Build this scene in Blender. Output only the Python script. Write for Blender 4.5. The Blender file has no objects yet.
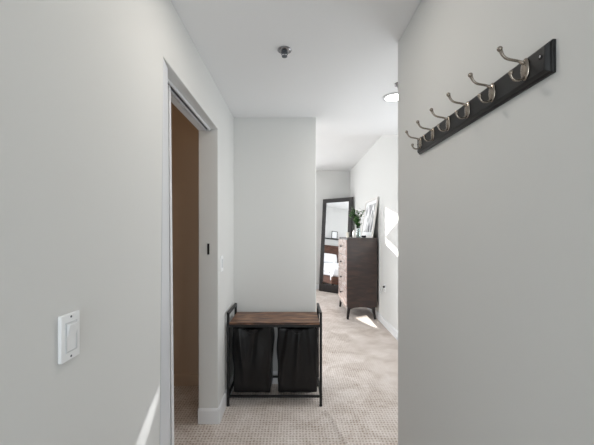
import bpy, bmesh, math, random
from mathutils import Vector, Matrix, noise
random.seed(7)
S = bpy.context.scene
COL = S.collection
PI = math.pi

# ------------------------------------------------------------------ materials
def lin(c):
    return tuple(((v/255)/12.92 if v/255 <= .04045 else ((v/255+.055)/1.055)**2.4) for v in c) + (1,)

def mat(name, rgb, rough=.6, metal=0, bump=0, bscale=200, vary=0, vscale=6, coat=0, spec=.5, trans=0, ior=1.45):
    m = bpy.data.materials.new(name); m.use_nodes = True
    nt = m.node_tree; b = nt.nodes['Principled BSDF']
    b.inputs['Base Color'].default_value = lin(rgb)
    b.inputs['Roughness'].default_value = rough
    b.inputs['Metallic'].default_value = metal
    b.inputs['Specular IOR Level'].default_value = spec
    b.inputs['Coat Weight'].default_value = coat
    b.inputs['Transmission Weight'].default_value = trans
    b.inputs['IOR'].default_value = ior
    tc = nt.nodes.new('ShaderNodeTexCoord')
    if vary:
        n = nt.nodes.new('ShaderNodeTexNoise'); n.inputs['Scale'].default_value = vscale; n.inputs['Detail'].default_value = 6
        nt.links.new(tc.outputs['Object'], n.inputs['Vector'])
        r = nt.nodes.new('ShaderNodeValToRGB')
        r.color_ramp.elements[0].position = .3; r.color_ramp.elements[1].position = .7
        r.color_ramp.elements[0].color = lin([max(0, v*(1-vary)) for v in rgb])
        r.color_ramp.elements[1].color = lin([min(255, v*(1+vary)) for v in rgb])
        nt.links.new(n.outputs['Fac'], r.inputs['Fac']); nt.links.new(r.outputs['Color'], b.inputs['Base Color'])
    if bump:
        n = nt.nodes.new('ShaderNodeTexNoise'); n.inputs['Scale'].default_value = bscale; n.inputs['Detail'].default_value = 4
        nt.links.new(tc.outputs['Object'], n.inputs['Vector'])
        bp = nt.nodes.new('ShaderNodeBump'); bp.inputs['Strength'].default_value = bump; bp.inputs['Distance'].default_value = .002
        nt.links.new(n.outputs['Fac'], bp.inputs['Height']); nt.links.new(bp.outputs['Normal'], b.inputs['Normal'])
    return m

def wood(name, c1, c2, c3, rough, stretch, scale=6, coat=0, bump=.15):
    m = bpy.data.materials.new(name); m.use_nodes = True
    nt = m.node_tree; b = nt.nodes['Principled BSDF']; b.inputs['Roughness'].default_value = rough; b.inputs['Coat Weight'].default_value = coat
    tc = nt.nodes.new('ShaderNodeTexCoord'); mp = nt.nodes.new('ShaderNodeMapping'); mp.inputs['Scale'].default_value = stretch
    nt.links.new(tc.outputs['Object'], mp.inputs['Vector'])
    n = nt.nodes.new('ShaderNodeTexNoise'); n.inputs['Scale'].default_value = scale; n.inputs['Detail'].default_value = 8; n.inputs['Distortion'].default_value = .6
    nt.links.new(mp.outputs['Vector'], n.inputs['Vector'])
    r = nt.nodes.new('ShaderNodeValToRGB'); e = r.color_ramp.elements
    e[0].position = .32; e[0].color = lin(c1); e[1].position = .7; e[1].color = lin(c3); k = e.new(.5); k.color = lin(c2)
    nt.links.new(n.outputs['Fac'], r.inputs['Fac']); nt.links.new(r.outputs['Color'], b.inputs['Base Color'])
    bp = nt.nodes.new('ShaderNodeBump'); bp.inputs['Strength'].default_value = bump; bp.inputs['Distance'].default_value = .002
    nt.links.new(n.outputs['Fac'], bp.inputs['Height']); nt.links.new(bp.outputs['Normal'], b.inputs['Normal'])
    return m

def carpet_mat():
    m = bpy.data.materials.new('patterned_loop_carpet'); m.use_nodes = True
    nt = m.node_tree; N = nt.nodes; Lk = nt.links; b = N['Principled BSDF']
    b.inputs['Roughness'].default_value = .95; b.inputs['Specular IOR Level'].default_value = .15
    tc = N.new('ShaderNodeTexCoord'); sp = N.new('ShaderNodeSeparateXYZ'); Lk.new(tc.outputs['Object'], sp.inputs[0])
    def mth(op, a, bb=None):
        n = N.new('ShaderNodeMath'); n.operation = op
        for i, v in enumerate((a, bb)):
            if v is None: continue
            if isinstance(v, (int, float)): n.inputs[i].default_value = v
            else: Lk.new(v, n.inputs[i])
        return n.outputs[0]
    n0 = N.new('ShaderNodeTexNoise'); n0.inputs['Scale'].default_value = 22; n0.inputs['Detail'].default_value = 3
    Lk.new(tc.outputs['Object'], n0.inputs['Vector'])
    wob = mth('MULTIPLY', mth('SUBTRACT', n0.outputs['Fac'], .5), 4.5)
    sx = mth('SINE', mth('ADD', mth('MULTIPLY', sp.outputs['X'], 2*PI/.022), wob))
    sy = mth('SINE', mth('ADD', mth('MULTIPLY', sp.outputs['Y'], 2*PI/.025), wob))
    g = mth('MULTIPLY', mth('ADD', sx, 1.0), mth('ADD', sy, 1.0))         # 0..4, little tufts in a grid
    g = mth('MULTIPLY', g, .25)
    n1 = N.new('ShaderNodeTexNoise'); n1.inputs['Scale'].default_value = 4.5; n1.inputs['Detail'].default_value = 5; n1.inputs['Distortion'].default_value = 1.0
    n2 = N.new('ShaderNodeTexNoise'); n2.inputs['Scale'].default_value = 55; n2.inputs['Detail'].default_value = 6
    Lk.new(tc.outputs['Object'], n1.inputs['Vector']); Lk.new(tc.outputs['Object'], n2.inputs['Vector'])
    f = mth('ADD', mth('MULTIPLY', mth('SUBTRACT', 1.0, g), .26), mth('ADD', mth('MULTIPLY', n1.outputs['Fac'], .5), mth('MULTIPLY', n2.outputs['Fac'], .45)))
    r = N.new('ShaderNodeValToRGB'); e = r.color_ramp.elements
    e[0].position = .42; e[0].color = lin(CARP[0]); e[1].position = .98; e[1].color = lin(CARP[2]); k = e.new(.66); k.color = lin(CARP[1])
    Lk.new(f, r.inputs['Fac']); Lk.new(r.outputs['Color'], b.inputs['Base Color'])
    h = mth('ADD', g, mth('MULTIPLY', n2.outputs['Fac'], .8))
    bp = N.new('ShaderNodeBump'); bp.inputs['Strength'].default_value = .6; bp.inputs['Distance'].default_value = .004
    Lk.new(h, bp.inputs['Height']); Lk.new(bp.outputs['Normal'], b.inputs['Normal'])
    return m
CARP = [(152, 136, 124), (204, 193, 185), (238, 232, 229)]

M = {}
M['wall'] = mat('painted_drywall', (215, 215, 213), .75, bump=.05, bscale=120, spec=.25)
M['closet'] = mat('warm_lit_closet_paint', (196, 176, 156), .8, bump=.05, bscale=120, spec=.2)  # white paint tinted tan, warm dim closet light put into the colour
M['ceil'] = mat('ceiling_paint', (230, 230, 230), .85, spec=.2)
M['trim'] = mat('trim_enamel', (226, 227, 229), .38)
M['door'] = mat('door_enamel', (214, 216, 220), .4)
M['alum'] = mat('track_metal', (96, 100, 106), .4, metal=.6)
M['carpet'] = carpet_mat()
M['black'] = mat('black_powder_coated_metal', (14, 15, 16), .42, bump=.05, bscale=500)
M['bag'] = mat('black_oxford_cloth', (8, 8, 10), .34, bump=.06, bscale=200, spec=.42)
M['rustic'] = wood('rustic_brown_board', (48, 30, 22), (108, 74, 54), (172, 134, 104), .4, (1.2, 9, 9), 5)
M['board'] = wood('black_stained_wood', (9, 9, 10), (14, 14, 16), (21, 21, 23), .45, (9, 1, 9), 6, bump=.1)
M['nickel'] = mat('brushed_nickel', (150, 141, 131), .27, metal=1, bump=.05, bscale=300)
M['screw'] = mat('bright_screw', (200, 200, 205), .25, metal=1)
M['plastic'] = mat('white_plastic', (238, 239, 240), .35)
M['plastic_shade'] = mat('grey_white_plastic', (206, 208, 210), .35)
M['walnut'] = wood('dark_walnut', (36, 23, 19), (46, 30, 25), (66, 43, 35), .36, (1.5, 1.5, 7), 3, coat=.45, bump=.0)
M['walnut'].node_tree.nodes['Principled BSDF'].inputs['Coat Roughness'].default_value = .2
M['sheen_front'] = wood('walnut_sheen_front', (176, 146, 136), (204, 182, 174), (226, 212, 206), .25, (3, 1.5, 6), 4, coat=.6, bump=.08)  # pale tones put the bright grazing sheen into the walnut colour
M['legwood'] = mat('black_brown_leg', (26, 20, 19), .35)
M['mframe'] = wood('espresso_frame', (20, 16, 16), (28, 23, 22), (38, 32, 30), .4, (2, 2, 2), 5)
M['glass_mirror'] = mat('mirror_silver', (238, 240, 242), .01, metal=1)
M['glass'] = mat('clear_glass', (240, 250, 248), .03, trans=1, ior=1.45)
M['leaf'] = mat('green_leaf', (58, 92, 48), .5, vary=.35, vscale=30)
M['stem'] = mat('brown_green_stem', (70, 74, 44), .6)
M['ceramic'] = mat('white_ceramic', (232, 230, 226), .3)
M['wax'] = mat('cream_wax', (236, 230, 218), .5)
M['dark'] = mat('dark_ceramic', (24, 26, 34), .3)
M['hole'] = mat('black_recess', (8, 8, 8), .7)
M['linen'] = mat('white_bed_linen', (236, 236, 238), .85, bump=.4, bscale=12)
M['grey_linen'] = mat('grey_linen', (150, 150, 154), .85, bump=.3, bscale=30)
M['throw'] = mat('dark_patterned_throw', (60, 56, 60), .9, vary=.8, vscale=14)
M['headboard'] = wood('brown_headboard', (60, 36, 28), (84, 54, 42), (104, 70, 54), .4, (1.5, 1.5, 8), 4)
M['chrome'] = mat('chrome', (150, 150, 152), .2, metal=1)
M['sun_mask'] = mat('grey_sun_mask', (190, 190, 190), .9)  # for the unseen panels added to shape the sunlight

def art_mat():
    m = bpy.data.materials.new('ink_print'); m.use_nodes = True
    nt = m.node_tree; N = nt.nodes; b = N['Principled BSDF']; b.inputs['Roughness'].default_value = .5
    tc = N.new('ShaderNodeTexCoord'); mp = N.new('ShaderNodeMapping'); mp.inputs['Scale'].default_value = (1, 2.2, 1.0)
    nt.links.new(tc.outputs['Object'], mp.inputs['Vector'])
    n = N.new('ShaderNodeTexNoise'); n.inputs['Scale'].default_value = 3.2; n.inputs['Detail'].default_value = 7; n.inputs['Distortion'].default_value = 1.6
    nt.links.new(mp.outputs['Vector'], n.inputs['Vector'])
    r = N.new('ShaderNodeValToRGB'); e = r.color_ramp.elements
    e[0].position = .38; e[0].color = lin((70, 70, 74)); e[1].position = .56; e[1].color = lin((236, 236, 236)); k = e.new(.47); k.color = lin((170, 170, 172))
    nt.links.new(n.outputs['Fac'], r.inputs['Fac']); nt.links.new(r.outputs['Color'], b.inputs['Base Color'])
    return m
M['art'] = art_mat()
def emis(name, rgb, s):
    m = bpy.data.materials.new(name); m.use_nodes = True; b = m.node_tree.nodes['Principled BSDF']
    b.inputs['Base Color'].default_value = lin(rgb); b.inputs['Emission Color'].default_value = lin(rgb); b.inputs['Emission Strength'].default_value = s
    return m
M['lamp'] = emis('lit_diffuser', (255, 250, 242), 9)

# ------------------------------------------------------------------ mesh helpers
def link(o, parent=None):
    COL.objects.link(o)
    if parent is not None: o.parent = parent
    return o

def finish(name, bm, m, parent=None, smooth=False, bevel=0, seg=2, angle=35, world=True):
    """links a bmesh built in world coordinates as one object whose origin sits at the base centre (or the parent's origin)"""
    bmesh.ops.recalc_face_normals(bm, faces=bm.faces[:])
    if parent is None:
        xs = [v.co.x for v in bm.verts]; ys = [v.co.y for v in bm.verts]; zs = [v.co.z for v in bm.verts]
        org = Vector(((min(xs)+max(xs))/2, (min(ys)+max(ys))/2, min(zs)))
    else:
        org = Vector(parent.get('_o', (0, 0, 0)))
    bmesh.ops.translate(bm, verts=bm.verts[:], vec=-org)
    me = bpy.data.meshes.new(name); bm.to_mesh(me); bm.free()
    if smooth:
        for p in me.polygons: p.use_smooth = True
    me.materials.append(m)
    o = bpy.data.objects.new(name, me); link(o, parent)
    if parent is None: o.location = org
    o['_o'] = tuple(org)
    if bevel:
        md = o.modifiers.new('Bevel', 'BEVEL'); md.width = bevel; md.segments = seg; md.limit_method = 'ANGLE'; md.angle_limit = math.radians(angle)
        for p in me.polygons: p.use_smooth = True
        me.set_sharp_from_angle(angle=math.radians(40))
    return o

def thing(name, label, cat, loc, group=None):
    o = bpy.data.objects.new(name, None); link(o); o.location = loc; o.empty_display_size = .1
    o['_o'] = tuple(loc); tag(o, label, cat, group); return o
def tag(o, label=None, cat=None, group=None, kind=None):
    if label: o['label'] = label
    if cat: o['category'] = cat
    if group: o['group'] = group
    if kind: o['kind'] = kind
    return o

def box(bm, x0, x1, y0, y1, z0, z1):
    vs = [bm.verts.new(p) for p in ((x0,y0,z0),(x1,y0,z0),(x1,y1,z0),(x0,y1,z0),(x0,y0,z1),(x1,y0,z1),(x1,y1,z1),(x0,y1,z1))]
    for f in ((3,2,1,0),(4,5,6,7),(0,1,5,4),(1,2,6,5),(2,3,7,6),(3,0,4,7)): bm.faces.new([vs[i] for i in f])
    return vs
def B(*a):
    bm = bmesh.new(); box(bm, *a); return bm
def prism(bm, pts, vec):
    """polygon pts extruded by vec"""
    a = [bm.verts.new(p) for p in pts]; b = [bm.verts.new(Vector(p)+Vector(vec)) for p in pts]
    bm.faces.new(a[::-1]); bm.faces.new(b); n = len(a)
    for i in range(n): bm.faces.new((a[i], a[(i+1) % n], b[(i+1) % n], b[i]))
def tube(bm, pts, r, seg=12, square=False, cap=True):
    pts = [Vector(p) for p in pts]; rs = r if isinstance(r, (list, tuple)) else [r]*len(pts); rings = []
    ref = None
    for i, p in enumerate(pts):
        t = (pts[min(i+1, len(pts)-1)]-pts[max(i-1, 0)]).normalized()
        if ref is None:
            ref = Vector((0,0,1)) if abs(t.z) < .9 else Vector((0,1,0))
        u = (ref-t*ref.dot(t)).normalized(); w = t.cross(u); ref = u
        ring = []
        k = 4 if square else seg
        for j in range(k):
            a = 2*PI*j/k+(PI/4 if square else 0); rr = rs[i]*(math.sqrt(2) if square else 1)
            ring.append(bm.verts.new(p+u*math.cos(a)*rr+w*math.sin(a)*rr))
        rings.append(ring)
    for a, b in zip(rings, rings[1:]):
        k = len(a)
        for j in range(k): bm.faces.new((a[j], a[(j+1) % k], b[(j+1) % k], b[j]))
    if cap: bm.faces.new(rings[0][::-1]); bm.faces.new(rings[-1])
def lathe(bm, prof, c, seg=32, axis='z'):
    c = Vector(c); rings = []
    for r, h in prof:
        ring = []
        for j in range(seg):
            a = 2*PI*j/seg
            if axis == 'z': p = Vector((r*math.cos(a), r*math.sin(a), h))
            else: p = Vector((h, r*math.cos(a), r*math.sin(a)))
            ring.append(bm.verts.new(c+p))
        rings.append(ring)
    for a, b in zip(rings, rings[1:]):
        for j in range(seg): bm.faces.new((a[j], a[(j+1) % seg], b[(j+1) % seg], b[j]))
    bm.faces.new(rings[0][::-1]); bm.faces.new(rings[-1])
def bez(p0, p1, p2, p3, n=10):
    p0, p1, p2, p3 = map(Vector, (p0, p1, p2, p3)); out = []
    for i in range(n+1):
        t = i/n; out.append((1-t)**3*p0+3*(1-t)**2*t*p1+3*(1-t)*t*t*p2+t**3*p3)
    return out
def rotated(bm, mtx): bmesh.ops.transform(bm, matrix=mtx, verts=bm.verts[:])
def struct(name, bm, m, **k): return tag(finish(name, bm, m, **k), kind='structure')

# ------------------------------------------------------------------ the room
XL, XR = -.56, .569            # hallway side walls
YE = 2.80                      # end wall
HL, HB = 2.44, 2.85            # hallway and bedroom ceiling heights
YD0, YD1 = 1.28, 2.218         # opening in the left wall
ZD = 2.139
XB, YB = 1.322, 7.35            # bedroom right and far walls
XW = -3.2                      # bedroom left wall
YS = 3.31                      # where the ceiling steps up

# floor: one carpet running through, a fine mesh with a low ridge where the carpet has rippled
ridge = [(.235, 2.36), (.285, 2.25), (.31, 2.13), (.335, 2.02), (.385, 1.90), (.42, 1.80)]
ridge2 = [(.30, 3.30), (.345, 3.18), (.335, 3.05), (.37, 2.93)]
def segdist(px, py, poly):
    best = 9
    for (ax, ay), (bx, by) in zip(poly, poly[1:]):
        dx, dy = bx-ax, by-ay; t = max(0, min(1, ((px-ax)*dx+(py-ay)*dy)/(dx*dx+dy*dy)))
        best = min(best, math.hypot(px-ax-t*dx, py-ay-t*dy))
    return best
def ht(x, y):
    z = 0
    if 0 < x < .7 and 1.6 < y < 3.5:
        z += .013*math.exp(-(segdist(x, y, ridge)/.016)**2)+.009*math.exp(-(segdist(x, y, ridge2)/.016)**2)
    return z
bm = bmesh.new()
xs = [XW-.14, -1.95, -.8, -.3]+[0+i*.012 for i in range(59)]+[1.0, XB+.14]
ys = [-1.95, 0, 1.0, 1.5]+[1.6+i*.012 for i in range(160)]+[4.5, 5.5, YB+.14]
g = [[bm.verts.new((x, y, ht(x, y))) for x in xs] for y in ys]
for j in range(len(ys)-1):
    for i in range(len(xs)-1): bm.faces.new((g[j][i], g[j][i+1], g[j+1][i+1], g[j+1][i]))
fl = struct('floor', bm, M['carpet'], smooth=True)

# left hallway wall with the opening (its near side slightly out of plumb), one prism pierced by a doorway
bm = bmesh.new()
prism(bm, [(XL, -1.95, 0), (XL, 1.255, 0), (XL, 1.300, ZD), (XL, YD1, ZD), (XL, YD1, 0), (XL, YE+.001, 0), (XL, YE+.001, HL), (XL, -1.95, HL)], (-.142, 0, 0))
struct('wall_left', bm, M['wall'], bevel=.004)
# right hallway wall: solid block that ends at an outside corner
struct('wall_right', B(XR, XB+.14, -1.95, 1.690, 0, HL), M['wall'], bevel=.006, seg=3)
# end wall
struct('wall_end', B(XW-.14, .193, YE, YE+.14, 0, HB), M['wall'], bevel=.006, seg=3)
# bedroom walls
bm = bmesh.new()
for a in ((1.672, 2.05, 0, HB), (3.15, YB+.14, 0, HB), (2.05, 3.15, 0, .7), (2.05, 3.15, 2.2, HB)): box(bm, XB, XB+.14, *a)
struct('wall_bedroom_right', bm, M['wall'])
# far wall with its window openings (z .5-2.5 behind the added panels)
bm = bmesh.new()
WX0, WX1, WZ0, WZ1 = -1.75, -.35, .35, 2.55
for a in ((XW-.14, WX0, 0, HB), (WX1, XB, 0, HB), (WX0, WX1, 0, WZ0), (WX0, WX1, WZ1, HB)):
    box(bm, a[0], a[1], YB, YB+.14, a[2], a[3])
bmesh.ops.remove_doubles(bm, verts=bm.verts[:], dist=1e-5)
struct('wall_bedroom_far', bm, M['wall'])
# bedroom left wall, window nearer the hallway
bm = bmesh.new()
for a in ((YE+.14, 3.25, 0, HB), (4.55, YB, 0, HB), (3.25, 4.55, 0, .7), (3.25, 4.55, 2.4, HB)):
    box(bm, XW-.14, XW, a[0], a[1], a[2], a[3])
struct('wall_bedroom_left', bm, M['wall'])
struct('wall_rear', B(-.702, XR, -2.09, -1.95, 0, HL), M['wall'])
# ceilings
struct('ceiling', B(-.702, XB+.14, -2.09, YS, HL, HL+.6), M['ceil'], bevel=.004)
struct('ceiling_bedroom', B(XW-.14, XB+.14, YS, YB+.14, HB, HB+.19), M['ceil'])
# closet behind the opening
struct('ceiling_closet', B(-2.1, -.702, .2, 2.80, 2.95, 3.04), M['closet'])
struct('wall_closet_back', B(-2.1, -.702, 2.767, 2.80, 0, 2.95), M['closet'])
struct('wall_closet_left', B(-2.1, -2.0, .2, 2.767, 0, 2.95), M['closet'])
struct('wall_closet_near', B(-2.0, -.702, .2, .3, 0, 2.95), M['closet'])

# window frames
def window(name, horiz, c, a0, a1, z0, z1):
    fr = .05
    r = bpy.data.objects.new(name, None); link(r); r['_o'] = (0, 0, 0); r['kind'] = 'structure'
    bm = bmesh.new()
    rects = [(a0, a0+fr, z0, z1), (a1-fr, a1, z0, z1), (a0+fr, a1-fr, z0, z0+fr), (a0+fr, a1-fr, z1-fr, z1)]
    for (p, q, s, t) in rects:
        if horiz: box(bm, p, q, c, c+.06, s, t)
        else: box(bm, c, c+.06, p, q, s, t)
    finish('window_frame', bm, M['trim'], r)
    return r
window('window_1', True, YB+.04, WX0, WX1, WZ0, WZ1)
window('window_2', False, XW-.10, 3.25, 4.55, .7, 2.4)
window('window_3', False, XB+.04, 2.05, 3.15, .7, 2.2)

# baseboards: profile with an eased top
def baseboard(name, p0, p1, nrm, h=.11, t=.014, m='trim'):
    p0, p1, n = Vector(p0+(0,)), Vector(p1+(0,)), Vector(nrm+(0,))
    prof = [(0, 0), (t, 0), (t, h-.016), (t*.75, h-.008), (t*.35, h), (0, h)]
    bm = bmesh.new(); prism(bm, [p0+n*a+Vector((0,0,z)) for a, z in prof], p1-p0)
    return struct(name, bm, M[m])
baseboard('baseboard_left', (XL, YD1-.014), (XL, YE), (1, 0))
baseboard('baseboard_jamb', (XL, YD1), (-.702, YD1), (0, -1))
baseboard('baseboard_left_near', (XL, -1.95), (XL, 1.25), (1, 0))
baseboard('baseboard_end', (XL+.014, YE), (.193, YE), (0, -1))
baseboard('baseboard_right', (XR, -1.95), (XR, 1.690), (-1, 0))
baseboard('baseboard_bedroom_right', (XB, 1.672), (XB, YB), (-1, 0))
baseboard('baseboard_bedroom_far', (.0, YB), (XB-.014, YB), (0, -1))
baseboard('baseboard_closet', (-2.0, 2.767), (-.702, 2.767), (0, -1), h=.10, m='closet')

# ------------------------------------------------------------------ sliding door in the opening
D = thing('door_1', None, None, (-.6, 1.4, 0)); tag(D, kind='structure')
bm = bmesh.new()                                             # recessed face of the leaf, in its pocket
prism(bm, [(-.642, .75, .015), (-.642, 1.58, .015), (-.642, 1.53, 2.121), (-.642, .75, 2.121)], (-.02, 0, 0))
finish('door_leaf', bm, M['door'], D, bevel=.002)
bm = bmesh.new()                                             # raised stile along the leading edge
prism(bm, [(-.628, 1.515, .015), (-.628, 1.597, .015), (-.628, 1.546, 2.121), (-.628, 1.492, 2.121)], (-.014, 0, 0))
finish('door_stile', bm, M['trim'], D, bevel=.003)
bm = bmesh.new()
prism(bm, [(-.622, 1.545, .015), (-.622, 1.562, .015), (-.622, 1.525, 2.121), (-.622, 1.510, 2.121)], (-.006, 0, 0))
finish('door_bead', bm, M['trim'], D, bevel=.002)
bm = bmesh.new()                                             # pale lining along the near side of the opening
prism(bm, [(-.562, 1.262, .0), (-.578, 1.41, .0), (-.578, 1.387, ZD-.002), (-.562, 1.304, ZD-.002)], (-.012, 0, 0))
struct('trim_2', bm, M['door'], bevel=.002)
T = thing('trim_1', None, None, (-.6, 1.7, ZD)); tag(T, kind='structure')
bm = bmesh.new(); box(bm, -.654, -.646, 1.30, YD1-.002, ZD-.016, ZD-.001); box(bm, -.622, -.614, 1.30, YD1-.002, ZD-.016, ZD-.001)
finish('track_rail', bm, M['trim'], T)
finish('track_channel', B(-.646, -.622, 1.30, YD1-.002, ZD-.004, ZD-.001), M['alum'], T)
finish('soffit_strip', B(-.700, -.660, 1.32, YD1-.002, ZD-.012, ZD-.001), M['trim'], T)
# latch strike in the far side of the opening
L = thing('strike_plate', 'small black vertical latch strike set in the jamb of the closet opening', 'strike plate', (-.629, YD1-.001, 1.266))
finish('plate', B(-.638, -.622, YD1-.0035, YD1-.0005, 1.226, 1.306), M['black'], L, bevel=.001)
finish('latch_slot', B(-.634, -.626, YD1-.0045, YD1-.003, 1.24, 1.292), M['hole'], L)

# ------------------------------------------------------------------ wall switches
def wall_plate(x, y0, y1, z0, z1, t):
    bm = bmesh.new(); box(bm, x, x+t, y0, y1, z0, z1)
    return bm
SW = thing('light_switch', 'white rocker light switch plate in the foreground on the left wall', 'light switch', (XL, .752, 1.082))
y0, y1 = .719, .781; z0, z1 = 1.082, 1.195
finish('plate', wall_plate(XL, y0, y1, z0, z1, .0095), M['plastic'], SW, bevel=.002)
yc = (y0+y1)/2; zc = (z0+z1)/2; xp = XL+.0095
bm = bmesh.new()
for a in ((yc-.0185, yc-.0155, zc-.0365, zc+.0365), (yc+.0155, yc+.0185, zc-.0365, zc+.0365), (yc-.0155, yc+.0155, zc-.0365, zc-.034), (yc-.0155, yc+.0155, zc+.034, zc+.0365)):
    box(bm, xp-.001, xp+.002, *a)
finish('rocker_surround', bm, M['plastic_shade'], SW)
bm = bmesh.new()
prism(bm, [(xp-.001, yc-.015, zc-.033), (xp+.001, yc-.015, zc-.033), (xp+.0015, yc-.015, zc), (xp+.009, yc-.015, zc+.031), (xp+.008, yc-.015, zc+.033), (xp-.001, yc-.015, zc+.033)], (0, .030, 0))
finish('rocker', bm, M['plastic'], SW, bevel=.0008)
for zz in (z0+.008, z1-.008):
    bm = bmesh.new(); lathe(bm, [(.0028, -.001), (.0028, .0006), (.0015, .0011)], (xp, yc, zz), 14, 'x')
    finish('screw', bm, M['alum'], SW)
S2 = thing('light_switch', 'faint white wall plate on the narrow wall strip past the closet opening', 'light switch', (XL, 2.325, 1.09))
finish('plate', wall_plate(XL, 2.29, 2.36, 1.09, 1.21, .006), M['plastic'], S2, bevel=.0015)
finish('rocker', wall_plate(XL+.006, 2.309, 2.341, 1.118, 1.184, .004), M['plastic_shade'], S2, bevel=.001)

# ------------------------------------------------------------------ coat rack
bm = bmesh.new()
ya, yb, za, zb = .664, 1.382, 1.743, 1.816
xw, xf = XR, XR-.019
def rect(x, i): return [bm.verts.new((x, *p)) for p in ((ya+i, za+i), (yb-i, za+i), (yb-i, zb-i), (ya+i, zb-i))]
rings = [rect(xw, 0), rect(xw-.008, 0), rect(xw-.010, .004), rect(xw-.014, .005), rect(xf, .010)]
bm.faces.new(rings[0]); bm.faces.new(rings[-1])
for a, b in zip(rings, rings[1:]):
    for j in range(4): bm.faces.new((a[j], a[(j+1) % 4], b[(j+1) % 4], b[j]))
RK = thing('coat_rack', 'long black wooden coat rack with six nickel double hooks on the right wall', 'coat rack', (XR, (ya+yb)/2, za))
finish('board', bm, M['board'], RK, bevel=.0012)
def hook(parent, yh):
    z = 1.782; x = xf
    bm = bmesh.new()                                         # domed oval back plate
    n = 24; rows = [(1.0, 0), (1.0, .0025), (.86, .005), (.55, .0068), (.2, .0076)]
    rr = [[bm.verts.new((x-h, yh+.0135*s*math.cos(2*PI*j/n), z+.0265*s*math.sin(2*PI*j/n))) for j in range(n)] for s, h in rows]
    for a, b in zip(rr, rr[1:]):
        for j in range(n): bm.faces.new((a[j], a[(j+1) % n], b[(j+1) % n], b[j]))
    bm.faces.new(rr[0]); bm.faces.new(rr[-1])
    r = finish('hook', bm, M['nickel'], parent, smooth=True)
    bm = bmesh.new()                                         # long upper arm with a ball tip
    p = bez((x-.002, yh, z+.012), (x-.022, yh, z+.028), (x-.044, yh, z+.016), (x-.056, yh, z+.036), 14)+[Vector((x-.0605, yh, z+.046))]
    tube(bm, p, [.0042]*3+[.0031]*(len(p)-5)+[.0034, .0045], 12)
    bmesh.ops.create_uvsphere(bm, u_segments=14, v_segments=10, radius=.0062, matrix=Matrix.Translation((x-.062, yh, z+.049)))
    finish('upper_arm', bm, M['nickel'], r, smooth=True)
    bm = bmesh.new()                                         # short lower hook
    p = bez((x-.002, yh, z-.016), (x-.016, yh, z-.034), (x-.036, yh, z-.026), (x-.036, yh, z-.010), 12)
    tube(bm, p, [.0038]*3+[.0030]*(len(p)-5)+[.0034, .0042], 12)
    bmesh.ops.create_uvsphere(bm, u_segments=14, v_segments=10, radius=.0058, matrix=Matrix.Translation((x-.036, yh, z-.008)))
    finish('lower_arm', bm, M['nickel'], r, smooth=True)
for k in range(6): hook(RK, .727+.1215*k)
for yh in (.683, 1.366):
    bm = bmesh.new(); lathe(bm, [(.0052, .0005), (.0052, -.0012), (.0038, -.0016)], (xf, yh, 1.786), 18, 'x')
    s = finish('screw_hole', bm, M['hole'], RK)
    bm = bmesh.new(); lathe(bm, [(.0026, -.0012), (.0026, -.0020), (.001, -.0026)], (xf, yh, 1.7875), 14, 'x')
    finish('screw', bm, M['screw'], s)

# ------------------------------------------------------------------ laundry hamper
HX0, HX1, HY0, HY1 = -.534, .206, 2.438, 2.748
q = .010
HM = thing('laundry_hamper', 'black metal laundry hamper stand with rustic brown wooden top against the end wall', 'laundry hamper', ((HX0+HX1)/2, (HY0+HY1)/2, 0))
def sqbar(bm, p0, p1, r=q): tube(bm, [p0, p1], r, square=True)
for sx, x in ((-1, HX0), (1, HX1)):
    bm = bmesh.new()                                         # a side: two posts and a bent top grip
    box(bm, x-q, x+q, HY0-q, HY0+q, .003, .735); box(bm, x-q, x+q, HY1-q, HY1+q, .003, .735)
    box(bm, x-q, x+q, HY0-q, HY1+q, .727, .747)
    finish('side_frame', bm, M['black'], HM, bevel=.002)
    bm = bmesh.new(); box(bm, x-.008, x+.008, HY0+q, HY1-q, .068, .084)
    finish('lower_side_rail', bm, M['black'], HM, bevel=.0015)
    for y in (HY0, HY1):
        bm = bmesh.new(); lathe(bm, [(.013, 0), (.013, .006), (.010, .010)], (x, y, .001), 16)
        finish('foot', bm, M['black'], HM)
for y, z in ((HY0, .076), (HY1, .085)):
    finish('lower_rail', B(HX0+q, HX1-q, y-.008, y+.008, z-.008, z+.008), M['black'], HM, bevel=.0015)
for y in (HY0+.002, HY1-.002):
    finish('top_rail', B(HX0+q, HX1-q, y-.010, y+.010, .628, .650), M['black'], HM, bevel=.0015)
finish('tabletop', B(HX0+q+.001, HX1-q-.001, HY0-.008, HY1+.006, .650, .667), M['rustic'], HM, bevel=.0015)
for cx in (-.346, .018):                                       # the bars the bags hang from
    for dx in (-.145, .145):
        bm = bmesh.new(); tube(bm, [(cx+dx, HY0+.012, .619), (cx+dx, HY1-.012, .619)], .0045, 8)
        finish('hanging_bar', bm, M['black'], HM)

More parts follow.
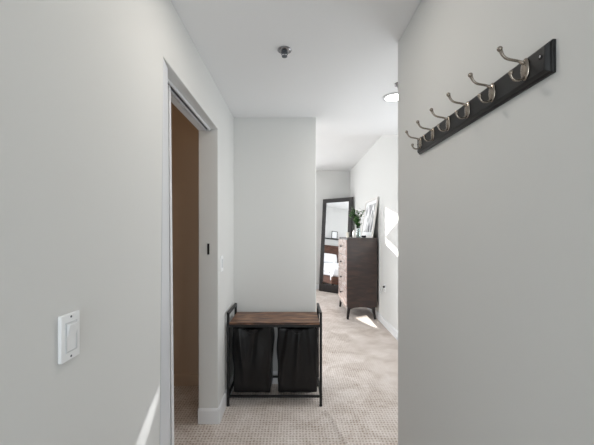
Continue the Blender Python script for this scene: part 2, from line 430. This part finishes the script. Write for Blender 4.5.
def laundry_bag(cx, w0, w1, seed, label):
    """sagging cloth sack: a closed box-like tube of cloth with pulls and folds"""
    bm = bmesh.new(); nz, na = 70, 200; rings = []
    y_c = (HY0+HY1)/2+.004; zb_, zt = .087, .612
    rnd = random.Random(seed); pulls = []
    for k in range(5):
        x0 = rnd.uniform(-.15, .15); pulls.append((x0, x0+rnd.uniform(-.09, .09), rnd.uniform(.012, .024), rnd.uniform(.018, .034), rnd.uniform(.15, 1.0), rnd.choice((-1, 1, 1))))
    for i in range(nz+1):
        t = i/nz; z = zb_+(zt-zb_)*t
        hw = (w0*(1-t)+w1*t)/2; hd = .124
        k = (.975, .997)[i] if i < 2 else 1
        ring = []
        for j in range(na):
            a = 2*PI*(j+.5)/na; c, s_ = math.cos(a), math.sin(a); e = .13
            ux = math.copysign(abs(c)**e, c)*min(1, abs(c)/.72)**.9 if abs(c) < .72 else math.copysign(1, c)
            uy = s_/.72 if abs(s_) < .72 else math.copysign(1, s_)
            ux = c/.72 if abs(c) < .72 else math.copysign(1, c)
            x = ux*hw*k; y = uy*hd*k
            if abs(uy) == 1:
                f = 0
                for (xa, xb_, amp, wd, tt, sg) in pulls:
                    lx = xb_+(xa-xb_)*t; f += sg*amp*math.exp(-((x-lx)/wd)**2)*math.exp(-((t-tt)/.38)**2)
                f += .008*noise.noise(Vector((x*9+seed, z*5, seed)))+.0012*noise.noise(Vector((x*40+seed, z*25, seed)))
                f *= max(0, 1-(abs(x)/hw)**6)*min(1, t*8+.1)
                y += uy*f+uy*.010*math.sin(PI*t)*(1-(x/hw)**2)
            if abs(ux) == 1:
                x += ux*(.006*noise.noise(Vector((y*10+seed, z*7, seed*2))))+ux*.012*math.exp(-((t-.66)/.2)**2)
            zz = z
            if i == 0: zz += .004*noise.noise(Vector((x*18+seed, y*8, 1)))
            if i >= nz-1: zz += -.010*(1-(x/hw)**2)*(abs(uy) == 1)
            ring.append(bm.verts.new((cx+x, y_c+y, zz)))
        rings.append(ring)
    for a, b in zip(rings, rings[1:]):
        for j in range(na): bm.faces.new((a[j], a[(j+1) % na], b[(j+1) % na], b[j]))
    bm.faces.new(rings[0][::-1])
    t_ = thing('laundry_bag', label, 'laundry bag', (cx, y_c, zb_), 'pull-out bags of the laundry hamper')
    finish('bag_body', bm, M['bag'], t_, smooth=True)
    for dx in (-1, 1):                                       # cloth sleeves folded over the bars
        bm = bmesh.new(); box(bm, cx+dx*.145-.007, cx+dx*.145+.007, HY0+.03, HY1-.03, .598, .6265)
        finish('hanging_sleeve', bm, M['bag'], t_, bevel=.004)
    bm = bmesh.new()                                         # drawstring loop at the mouth
    tube(bm, bez((cx-.05, HY0+.006, .608), (cx-.03, HY0-.004, .565), (cx+.03, HY0-.004, .565), (cx+.05, HY0+.006, .608), 14), .003, 8)
    finish('handle_loop', bm, M['bag'], t_, smooth=True)
    return t_
laundry_bag(-.348, .298, .310, 1, 'black fabric laundry bag hanging on the left side of the hamper')
laundry_bag(.021, .314, .322, 4, 'black fabric laundry bag hanging on the right side of the hamper')

# ------------------------------------------------------------------ ceiling fittings
def sprinkler(x, y, label):
    t = thing('fire_sprinkler', label, 'fire sprinkler', (x, y, HL))
    bm = bmesh.new(); lathe(bm, [(.040, 0), (.040, -.003), (.030, -.008), (.024, -.009)], (x, y, HL-.0005), 32)
    finish('escutcheon', bm, M['chrome'], t, smooth=True)
    bm = bmesh.new(); lathe(bm, [(.018, -.008), (.018, -.014), (.010, -.016), (.010, -.020)], (x, y, HL), 20)
    finish('sprinkler_head', bm, M['alum'], t)
    for s in (-1, 1):
        bm = bmesh.new(); tube(bm, bez((x+s*.009, y, HL-.016), (x+s*.020, y, HL-.022), (x+s*.018, y, HL-.032), (x+s*.004, y, HL-.035), 8), .0025, 8)
        finish('frame_arm', bm, M['alum'], t, smooth=True)
    bm = bmesh.new(); lathe(bm, [(.006, 0), (.016, -.002), (.016, -.0035), (.004, -.004)], (x, y, HL-.035), 20)
    finish('deflector', bm, M['alum'], t)
sprinkler(-.0605, 1.757, 'chrome fire sprinkler alone in the middle of the hallway ceiling')
sprinkler(.745, 2.164, 'fire sprinkler beside the round recessed light, mostly behind the wall corner')
DL = thing('recessed_light', 'round lit recessed downlight in the ceiling beside the right wall corner', 'ceiling light', (.772, 2.374, HL))
bm = bmesh.new(); n = 40; c = Vector((.772, 2.374, 0))
prof = [(.088, -.0005), (.088, -.004), (.080, -.008), (.068, -.008), (.066, -.003)]
rr = [[bm.verts.new((c.x+r*math.cos(2*PI*j/n), c.y+r*math.sin(2*PI*j/n), HL+h)) for j in range(n)] for r, h in prof]
for a, b in zip(rr, rr[1:]):
    for j in range(n): bm.faces.new((a[j], a[(j+1) % n], b[(j+1) % n], b[j]))
finish('trim_ring', bm, M['plastic_shade'], DL, smooth=True)
bm = bmesh.new(); lathe(bm, [(.067, -.001), (.067, -.0045)], (.772, 2.374, HL), 40)
finish('diffuser', bm, M['lamp'], DL)

# ------------------------------------------------------------------ bedroom: chest of drawers
CX0, CX1, CY0, CY1, CZ0, CZ1 = .802, 1.29, 4.79, 5.645, .195, 1.287
CH = thing('chest_of_drawers', 'tall dark walnut chest of four drawers against the bedroom wall', 'chest of drawers', ((CX0+CX1)/2, (CY0+CY1)/2, 0))
finish('cabinet_body', B(CX0+.018, CX1, CY0, CY1, CZ0, CZ1), M['walnut'], CH, bevel=.008, seg=3)
hgt = (CZ1-CZ0-.05)/4
for k in range(4):
    z = CZ0+.028+k*hgt
    d = finish('drawer', B(CX0, CX0+.017, CY0+.014, CY1-.014, z, z+hgt-.010), M['sheen_front'], CH, bevel=.003)
    bm = bmesh.new(); lathe(bm, [(.008, 0), (.007, -.012), (.016, -.016), (.017, -.024), (.010, -.028)], (CX0, (CY0+CY1)/2+.03, z+hgt*.5), 18, 'x')
    finish('knob', bm, M['legwood'], d, smooth=True)
for sy, y in ((-1, CY0+.045), (1, CY1-.045)):
    for sx, x in ((-1, CX0+.05), (1, CX1-.05)):
        bm = bmesh.new()                                     # tapered, slightly splayed leg with a curved bracket
        tube(bm, [(x, y, CZ0-.002), (x+sx*.006, y+sy*.006, CZ0-.06), (x+sx*.022, y+sy*.022, .004)], [.027, .022, .015], 12, square=True)
        finish('leg', bm, M['legwood'], CH, bevel=.002)
bm = bmesh.new(); pts = []                                   # curved apron under the near end
n = 12
for i in range(n+1):
    t = i/n; x = CX0+.05+(CX1-CX0-.1)*t; pts.append((x, CY0+.03, CZ0-.045*(abs(2*t-1)**3)-.006))
prism(bm, pts+[(CX1-.05, CY0+.03, CZ0+.002), (CX0+.05, CY0+.03, CZ0+.002)], (0, .018, 0))
finish('apron', bm, M['walnut'], CH)
finish('front_apron', B(CX0+.024, CX0+.042, CY0+.075, CY1-.075, .132, CZ0+.002), M['walnut'], CH)

# things on the chest -------------------------------------------------
ztop = CZ1+.001
def leaning_frame():
    yA, yB = 4.80, 5.60; H = .655; xb, xt = 1.212, 1.308
    t = thing('framed_print', 'white framed grey abstract print leaning on the wall atop the chest', 'framed picture', ((xb+xt)/2, (yA+yB)/2, ztop))
    ang = math.asin((xt-xb)/H)
    R_ = Matrix.Translation((xb, 0, ztop)) @ Matrix.Rotation(ang, 4, 'Y')
    fw = .034
    bm = bmesh.new()
    for a in ((yA, yA+fw, 0, H), (yB-fw, yB, 0, H), (yA+fw, yB-fw, 0, fw), (yA+fw, yB-fw, H-fw, H)): box(bm, -.011, .011, *a)
    rotated(bm, R_); finish('picture_frame', bm, M['ceramic'], t)
    bm = B(.004, .010, yA+fw, yB-fw, fw, H-fw); rotated(bm, R_); finish('mat_board', bm, M['plastic'], t)
    bm = B(.001, .004, yA+.11, yB-.11, .09, H-.09); rotated(bm, R_); finish('print', bm, M['art'], t)
leaning_frame()
# glass vase of green sprigs
vx, vy_ = 1.045, 5.02
V = thing('glass_vase', 'clear glass vase holding leafy green sprigs on the chest', 'vase', (vx, vy_, ztop))
bm = bmesh.new(); n = 28
prof = [(.004, .004), (.030, .004), (.034, .03), (.030, .09), (.022, .15), (.026, .175), (.029, .176), (.025, .15), (.034, .09), (.038, .03), (.034, 0), (.004, 0)]
lathe(bm, prof, (vx, vy_, ztop), n); finish('vase_body', bm, M['glass'], V, smooth=True)
lv = bmesh.new()
for k in range(13):
    rnd = random.Random(k+3)
    a = rnd.uniform(0, 2*PI); sp = rnd.uniform(.05, .15); hh = rnd.uniform(.32, .50)
    if k < 7: a = PI+rnd.uniform(-.7, .7)
    top = (vx+sp*math.cos(a), vy_+sp*.6*math.sin(a), ztop+hh)
    p = bez((vx+.004*math.cos(a), vy_+.004*math.sin(a), ztop+.02), (vx+.006*math.cos(a), vy_, ztop+.15), (vx+.02*math.cos(a), vy_, ztop+hh*.7), top, 12)
    bm = bmesh.new(); tube(bm, p, [.0022]*len(p), 6)
    st = finish('sprig', bm, M['stem'], V, smooth=True)
    bm = bmesh.new()
    for i in range(5, 13):
        for s in range(2):
            c = p[i]; ang = rnd.uniform(0, 2*PI); el = rnd.uniform(-.2, .9); Ls = rnd.uniform(.045, .07)
            dv = Vector((math.cos(ang)*math.cos(el), math.sin(ang)*math.cos(el), math.sin(el))); side = dv.cross(Vector((0,0,1))).normalized()*Ls*.30
            up = side.cross(dv).normalized()*.004
            vs = [bm.verts.new(q_) for q_ in (c, c+dv*Ls*.35+side+up, c+dv*Ls*.75+side*.75+up, c+dv*Ls, c+dv*Ls*.75-side*.75+up, c+dv*Ls*.35-side+up)]
            bm.faces.new(vs)
    lf = finish('leaves', bm, M['leaf'], st)
    lf.modifiers.new('Solidify', 'SOLIDIFY').thickness = .0008
bm = bmesh.new(); lathe(bm, [(.020, 0), (.026, .01), (.028, .05), (.020, .085), (.011, .10), (.010, .125), (.013, .130)], (.965, 4.97, ztop), 28)
tag(finish('bud_vase', bm, M['ceramic'], smooth=True), 'small white ceramic bottle vase on the chest beside the glass vase', 'vase')
C_ = thing('candle', 'short cream pillar candle standing between the vases on the chest', 'candle', (.90, 5.20, ztop))
bm = bmesh.new(); lathe(bm, [(.026, 0), (.026, .085), (.022, .088), (.004, .086)], (.90, 5.20, ztop), 28); finish('wax', bm, M['wax'], C_)
bm = bmesh.new(); tube(bm, [(.90, 5.20, ztop+.086), (.901, 5.20, ztop+.098)], .0014, 6); finish('wick', bm, M['dark'], C_)
bm = bmesh.new(); lathe(bm, [(.020, 0), (.036, .012), (.040, .035), (.036, .036), (.030, .014), (.004, .010)], (1.105, 4.90, ztop), 28)
tag(finish('trinket_bowl', bm, M['dark'], smooth=True), 'small dark bowl on the chest at the foot of the leaning print', 'bowl')

# power outlet and cord on the bedroom wall
O = thing('power_outlet', 'white wall outlet low on the bedroom wall just right of the chest', 'power outlet', (XB, 4.47, .50))
finish('plate', B(XB-.006, XB-.0005, 4.435, 4.505, .50, .615), M['plastic'], O, bevel=.0015)
for z in (.53, .578):
    bm = bmesh.new(); lathe(bm, [(.016, -.0055), (.016, -.009), (.014, -.010)], (XB, 4.47, z), 20, 'x'); s = finish('socket', bm, M['plastic_shade'], O)
P = thing('power_plug', 'black plug and pale cord running from the outlet behind the chest', 'power cord', (XB-.02, 4.47, .578))
finish('plug_body', B(XB-.034, XB-.0105, 4.458, 4.482, .566, .590), M['black'], P, bevel=.003)
bm = bmesh.new(); tube(bm, bez((XB-.03, 4.47, .568), (XB-.03, 4.60, .38), (XB-.018, 4.66, .52), (XB-.012, 4.84, .42), 20), .0035, 8)
finish('cord', bm, M['plastic_shade'], P, smooth=True)

# ------------------------------------------------------------------ bedroom: leaning floor mirror in the far corner
aM = math.radians(40); u = Vector((math.cos(aM), -math.sin(aM), 0)); nb = Vector((math.sin(aM), math.cos(aM), 0))
bl = Vector((.565, 7.13, .002)); lean = .172; ztM = 2.147
up = (nb*lean+Vector((0, 0, ztM))).normalized(); Hm = math.hypot(lean, ztM); Wm = .795
nf = u.cross(up).normalized()                                # towards the room
if nf.y > 0: nf = -nf
F = Matrix((( u.x, up.x, nf.x, bl.x), (u.y, up.y, nf.y, bl.y), (u.z, up.z, nf.z, bl.z), (0, 0, 0, 1)))
MR = thing('floor_mirror', 'tall dark framed floor mirror leaning in the far bedroom corner', 'mirror', tuple(bl+u*Wm/2))
fw = .092; bm = bmesh.new()
for a in ((0, fw, 0, Hm), (Wm-fw, Wm, 0, Hm), (fw, Wm-fw, 0, .17), (fw, Wm-fw, Hm-fw, Hm)):
    box(bm, a[0], a[1], a[2], a[3], -.018, .018)
rotated(bm, F); finish('mirror_frame', bm, M['mframe'], MR, bevel=.003)
bm = B(fw, Wm-fw, .17, Hm-fw, -.004, .004); rotated(bm, F); finish('mirror_glass', bm, M['glass_mirror'], MR)

# ------------------------------------------------------------------ what the mirror shows: bed on the left wall and a picture ledge
BYC = 5.55
BD = thing('bed', 'bed with white duvet and dark wooden headboard seen in the floor mirror', 'bed', (XW+1.1, BYC, 0))
finish('bed_frame', B(XW+.10, XW+2.15, BYC-.80, BYC+.80, .12, .34), M['headboard'], BD, bevel=.01)
for x in (XW+.18, XW+2.05):
    for y in (BYC-.72, BYC+.72):
        bm = bmesh.new(); tube(bm, [(x, y, .002), (x, y, .125)], [.02, .03], 10, square=True); finish('leg', bm, M['legwood'], BD)
hb = finish('headboard', B(XW+.03, XW+.09, BYC-.85, BYC+.85,   .10, 1.36), M['headboard'], BD, bevel=.008)
finish('headboard_rail', B(XW+.025, XW+.10, BYC-.86, BYC+.86, 1.365, 1.42), M['headboard'], hb, bevel=.005)
finish('mattress', B(XW+.11, XW+2.12, BYC-.77, BYC+.77, .345, .60), M['linen'], BD, bevel=.05, seg=4)
bm = bmesh.new(); nx, ny = 50, 40; g = []
for i in range(nx+1):
    row = []
    for j in range(ny+1):
        x = XW+.62+1.50*i/nx; y = BYC-.82+1.64*j/ny; e = min(j, ny-j)/ny
        z = .72+.09*noise.noise(Vector((x*4, y*4, 0)))+.02*noise.noise(Vector((x*11, y*11, 3)))
        if e < .03: z -= .25
        if i > nx-2: z -= .22
        row.append(bm.verts.new((x, y, z)))
    g.append(row)
for i in range(nx):
    for j in range(ny): bm.faces.new((g[i][j], g[i+1][j], g[i+1][j+1], g[i][j+1]))
dv = finish('duvet', bm, M['linen'], BD, smooth=True); sm = dv.modifiers.new('Solidify', 'SOLIDIFY'); sm.thickness = .03; sm.offset = 1
def pillow(name, label, c, m, w=.62, h=.40, t=.16, lean=-.42):
    bm = bmesh.new(); n = 18; G = {}
    for s in (-1, 1):
        for i in range(n+1):
            for j in range(n+1):
                a, b = i/n*2-1, j/n*2-1
                k = (max(0, (1-a**4)*(1-b**4)))**.5
                pinch = 1-.07*(a*a)*(b*b)
                G[s, i, j] = bm.verts.new((s*t/2*k, a*w/2*(1-.06*b*b), b*h/2*(1-.06*a*a)))
    for s in (-1, 1):
        for i in range(n):
            for j in range(n):
                bm.faces.new((G[s, i, j], G[s, i+1, j], G[s, i+1, j+1], G[s, i, j+1]))
    bmesh.ops.remove_doubles(bm, verts=bm.verts[:], dist=1e-4)
    rotated(bm, Matrix.Translation(c) @ Matrix.Rotation(lean, 4, 'Y'))
    return tag(finish(name, bm, m, smooth=True), label, 'pillow', 'pillows on the bed')
pillow('pillow', 'white pillow on the bed reflected in the floor mirror, nearer its right', (XW+.27, BYC+.38, .93), M['linen'])
pillow('pillow', 'grey pillow on the bed reflected in the floor mirror, nearer its left', (XW+.27, BYC-.38, .93), M['grey_linen'])
SH = finish('picture_ledge', B(XW+.001, XW+.13, 4.9, 6.4, 1.65, 1.68), M['board'], bevel=.003)
tag(SH, 'thin black picture ledge on the wall reflected in the floor mirror', 'shelf')
def ledge_frame(y0, w, h, label):
    t = thing('framed_photo', label, 'framed picture', (XW+.05, y0+w/2, 1.681))
    R_ = Matrix.Translation((XW+.07, 0, 1.6815)) @ Matrix.Rotation(-.12, 4, 'Y'); f_ = .018; bm = bmesh.new()
    for a in ((y0, y0+f_, 0, h), (y0+w-f_, y0+w, 0, h), (y0+f_, y0+w-f_, 0, f_), (y0+f_, y0+w-f_, h-f_, h)): box(bm, -.008, .008, *a)
    rotated(bm, R_); finish('frame', bm, M['board'], t)
    bm = B(-.004, .002, y0+f_, y0+w-f_, f_, h-f_); rotated(bm, R_); finish('print', bm, M['plastic'], t)
ledge_frame(5.62, .22, .28, 'small black framed picture on the ledge seen in the floor mirror')
for (y, r, h, lb) in ((5.10, .05, .05, 'small dark bowl on the ledge seen in the floor mirror'), (5.28, .03, .09, 'small dark jar on the ledge seen in the floor mirror')):
    bm = bmesh.new(); lathe(bm, [(r*.6, 0), (r, h*.4), (r*.9, h*.8), (r*.5, h)], (XW+.065, y, 1.681), 20)
    tag(finish('dark_ornament', bm, M['dark'], smooth=True), lb, 'ornament')

# ------------------------------------------------------------------ unseen panels added at the far window, gaps cut to shape the sun patches
def sun_mask(name, pts, label):
    bm = bmesh.new(); prism(bm, [(x, YB+.002, z) for x, z in pts], (0, .006, 0))
    return tag(finish(name, bm, M['sun_mask']), kind='structure')
sun_mask('sun_mask_1', [(WX0, WZ0), (WX1, WZ0), (WX1, .56), (-.5, .60), (-.77, .628), (-.98, .785), (-.98, .88), (WX1, .655), (WX1, WZ1), (-.73, WZ1), (-.73, 1.955), (WX0, 1.955)], '')
sun_mask('sun_mask_2', [(-.70, 2.045), (-1.27, WZ1), (WX0, WZ1), (WX0, 1.99)], '')
SUN = Vector((2.3, -3.25, -.832)).normalized()

# ------------------------------------------------------------------ light
def area(name, loc, rot, sx, sy, power, col=(1, 1, 1), spread=PI):
    l = bpy.data.lights.new(name, 'AREA'); l.shape = 'RECTANGLE'; l.size = sx; l.size_y = sy; l.energy = power; l.color = col; l.spread = spread
    o = bpy.data.objects.new(name, l); link(o); o.location = loc; o.rotation_euler = rot; return o
area('daylight_left_window', (XW+.01, 3.9, 1.55), (0, -PI/2, 0), 1.7, 1.3, 47, (.93, .97, 1))
area('daylight_right_window', (XB-.01, 2.6, 1.45), (0, PI/2, 0), 1.5, 1.1, 10, (.93, .97, 1))
l = bpy.data.lights.new('sun', 'SUN'); l.energy = 26; l.angle = math.radians(.5); l.color = (1, .96, .9)
o = bpy.data.objects.new('sun', l); link(o); o.rotation_euler = SUN.to_track_quat('-Z', 'Y').to_euler()
l = bpy.data.lights.new('streak_spot', 'SPOT'); l.energy = 240; l.spot_size = math.radians(4); l.spot_blend = .9; l.shadow_soft_size = .004  # added spot without a fixture, stands in for reflected sun on the left wall
o = bpy.data.objects.new('streak_spot', l); link(o); o.location = (-.3, 2.25, 1.53); o.rotation_euler = (Vector((-.56, 1.10, .615))-Vector(o.location)).to_track_quat('-Z', 'Y').to_euler()
area('daylight_far_window', (-1.05, YB-.02, 1.5), (-PI/2, 0, 0), 1.3, 2.1, 70, (.96, .98, 1))
area('rear_fill', (0, -1.9, 1.4), (PI/2, 0, 0), 1.0, 2.0, 27, (.88, .95, 1))  # added fill light in front of the closed rear wall
# recessed hall light, above the top of the frame
l = bpy.data.lights.new('hall_downlight', 'AREA'); l.shape = 'DISK'; l.size = .14; l.energy = 3.6; l.color = (1, .93, .84)
o = bpy.data.objects.new('hall_downlight', l); link(o); o.location = (-.05, 1.18, HL-.01)
l = bpy.data.lights.new('downlight', 'AREA'); l.shape = 'DISK'; l.size = .13; l.energy = 5; l.color = (1, .95, .88)
o = bpy.data.objects.new('downlight', l); link(o); o.location = (.772, 2.374, HL-.012)
l = bpy.data.lights.new('closet_bulb', 'POINT'); l.energy = 3.4; l.color = (1, .78, .57); l.shadow_soft_size = .06
o = bpy.data.objects.new('closet_bulb', l); link(o); o.location = (-1.35, 1.5, 2.2)

w = bpy.data.worlds.new('World'); S.world = w; w.use_nodes = True
w.node_tree.nodes['Background'].inputs[0].default_value = (.85, .93, 1, 1); w.node_tree.nodes['Background'].inputs[1].default_value = 1.0

# ------------------------------------------------------------------ camera
cam = bpy.data.cameras.new('camera'); co = bpy.data.objects.new('camera', cam); link(co)
co.location = (0, 0, 1.397); co.rotation_euler = (PI/2, 0, 0)
cam.sensor_width = 36; cam.lens = 305/594*36; cam.shift_x = 2/594; cam.shift_y = 8.5/594; cam.clip_start = .02
S.camera = co
S.view_settings.view_transform = 'Standard'; S.view_settings.look = 'None'; S.view_settings.exposure = .05; S.view_settings.gamma = 1
S.view_settings.use_curve_mapping = False
for o in list(bpy.data.objects):
    if '_o' in o: del o['_o']
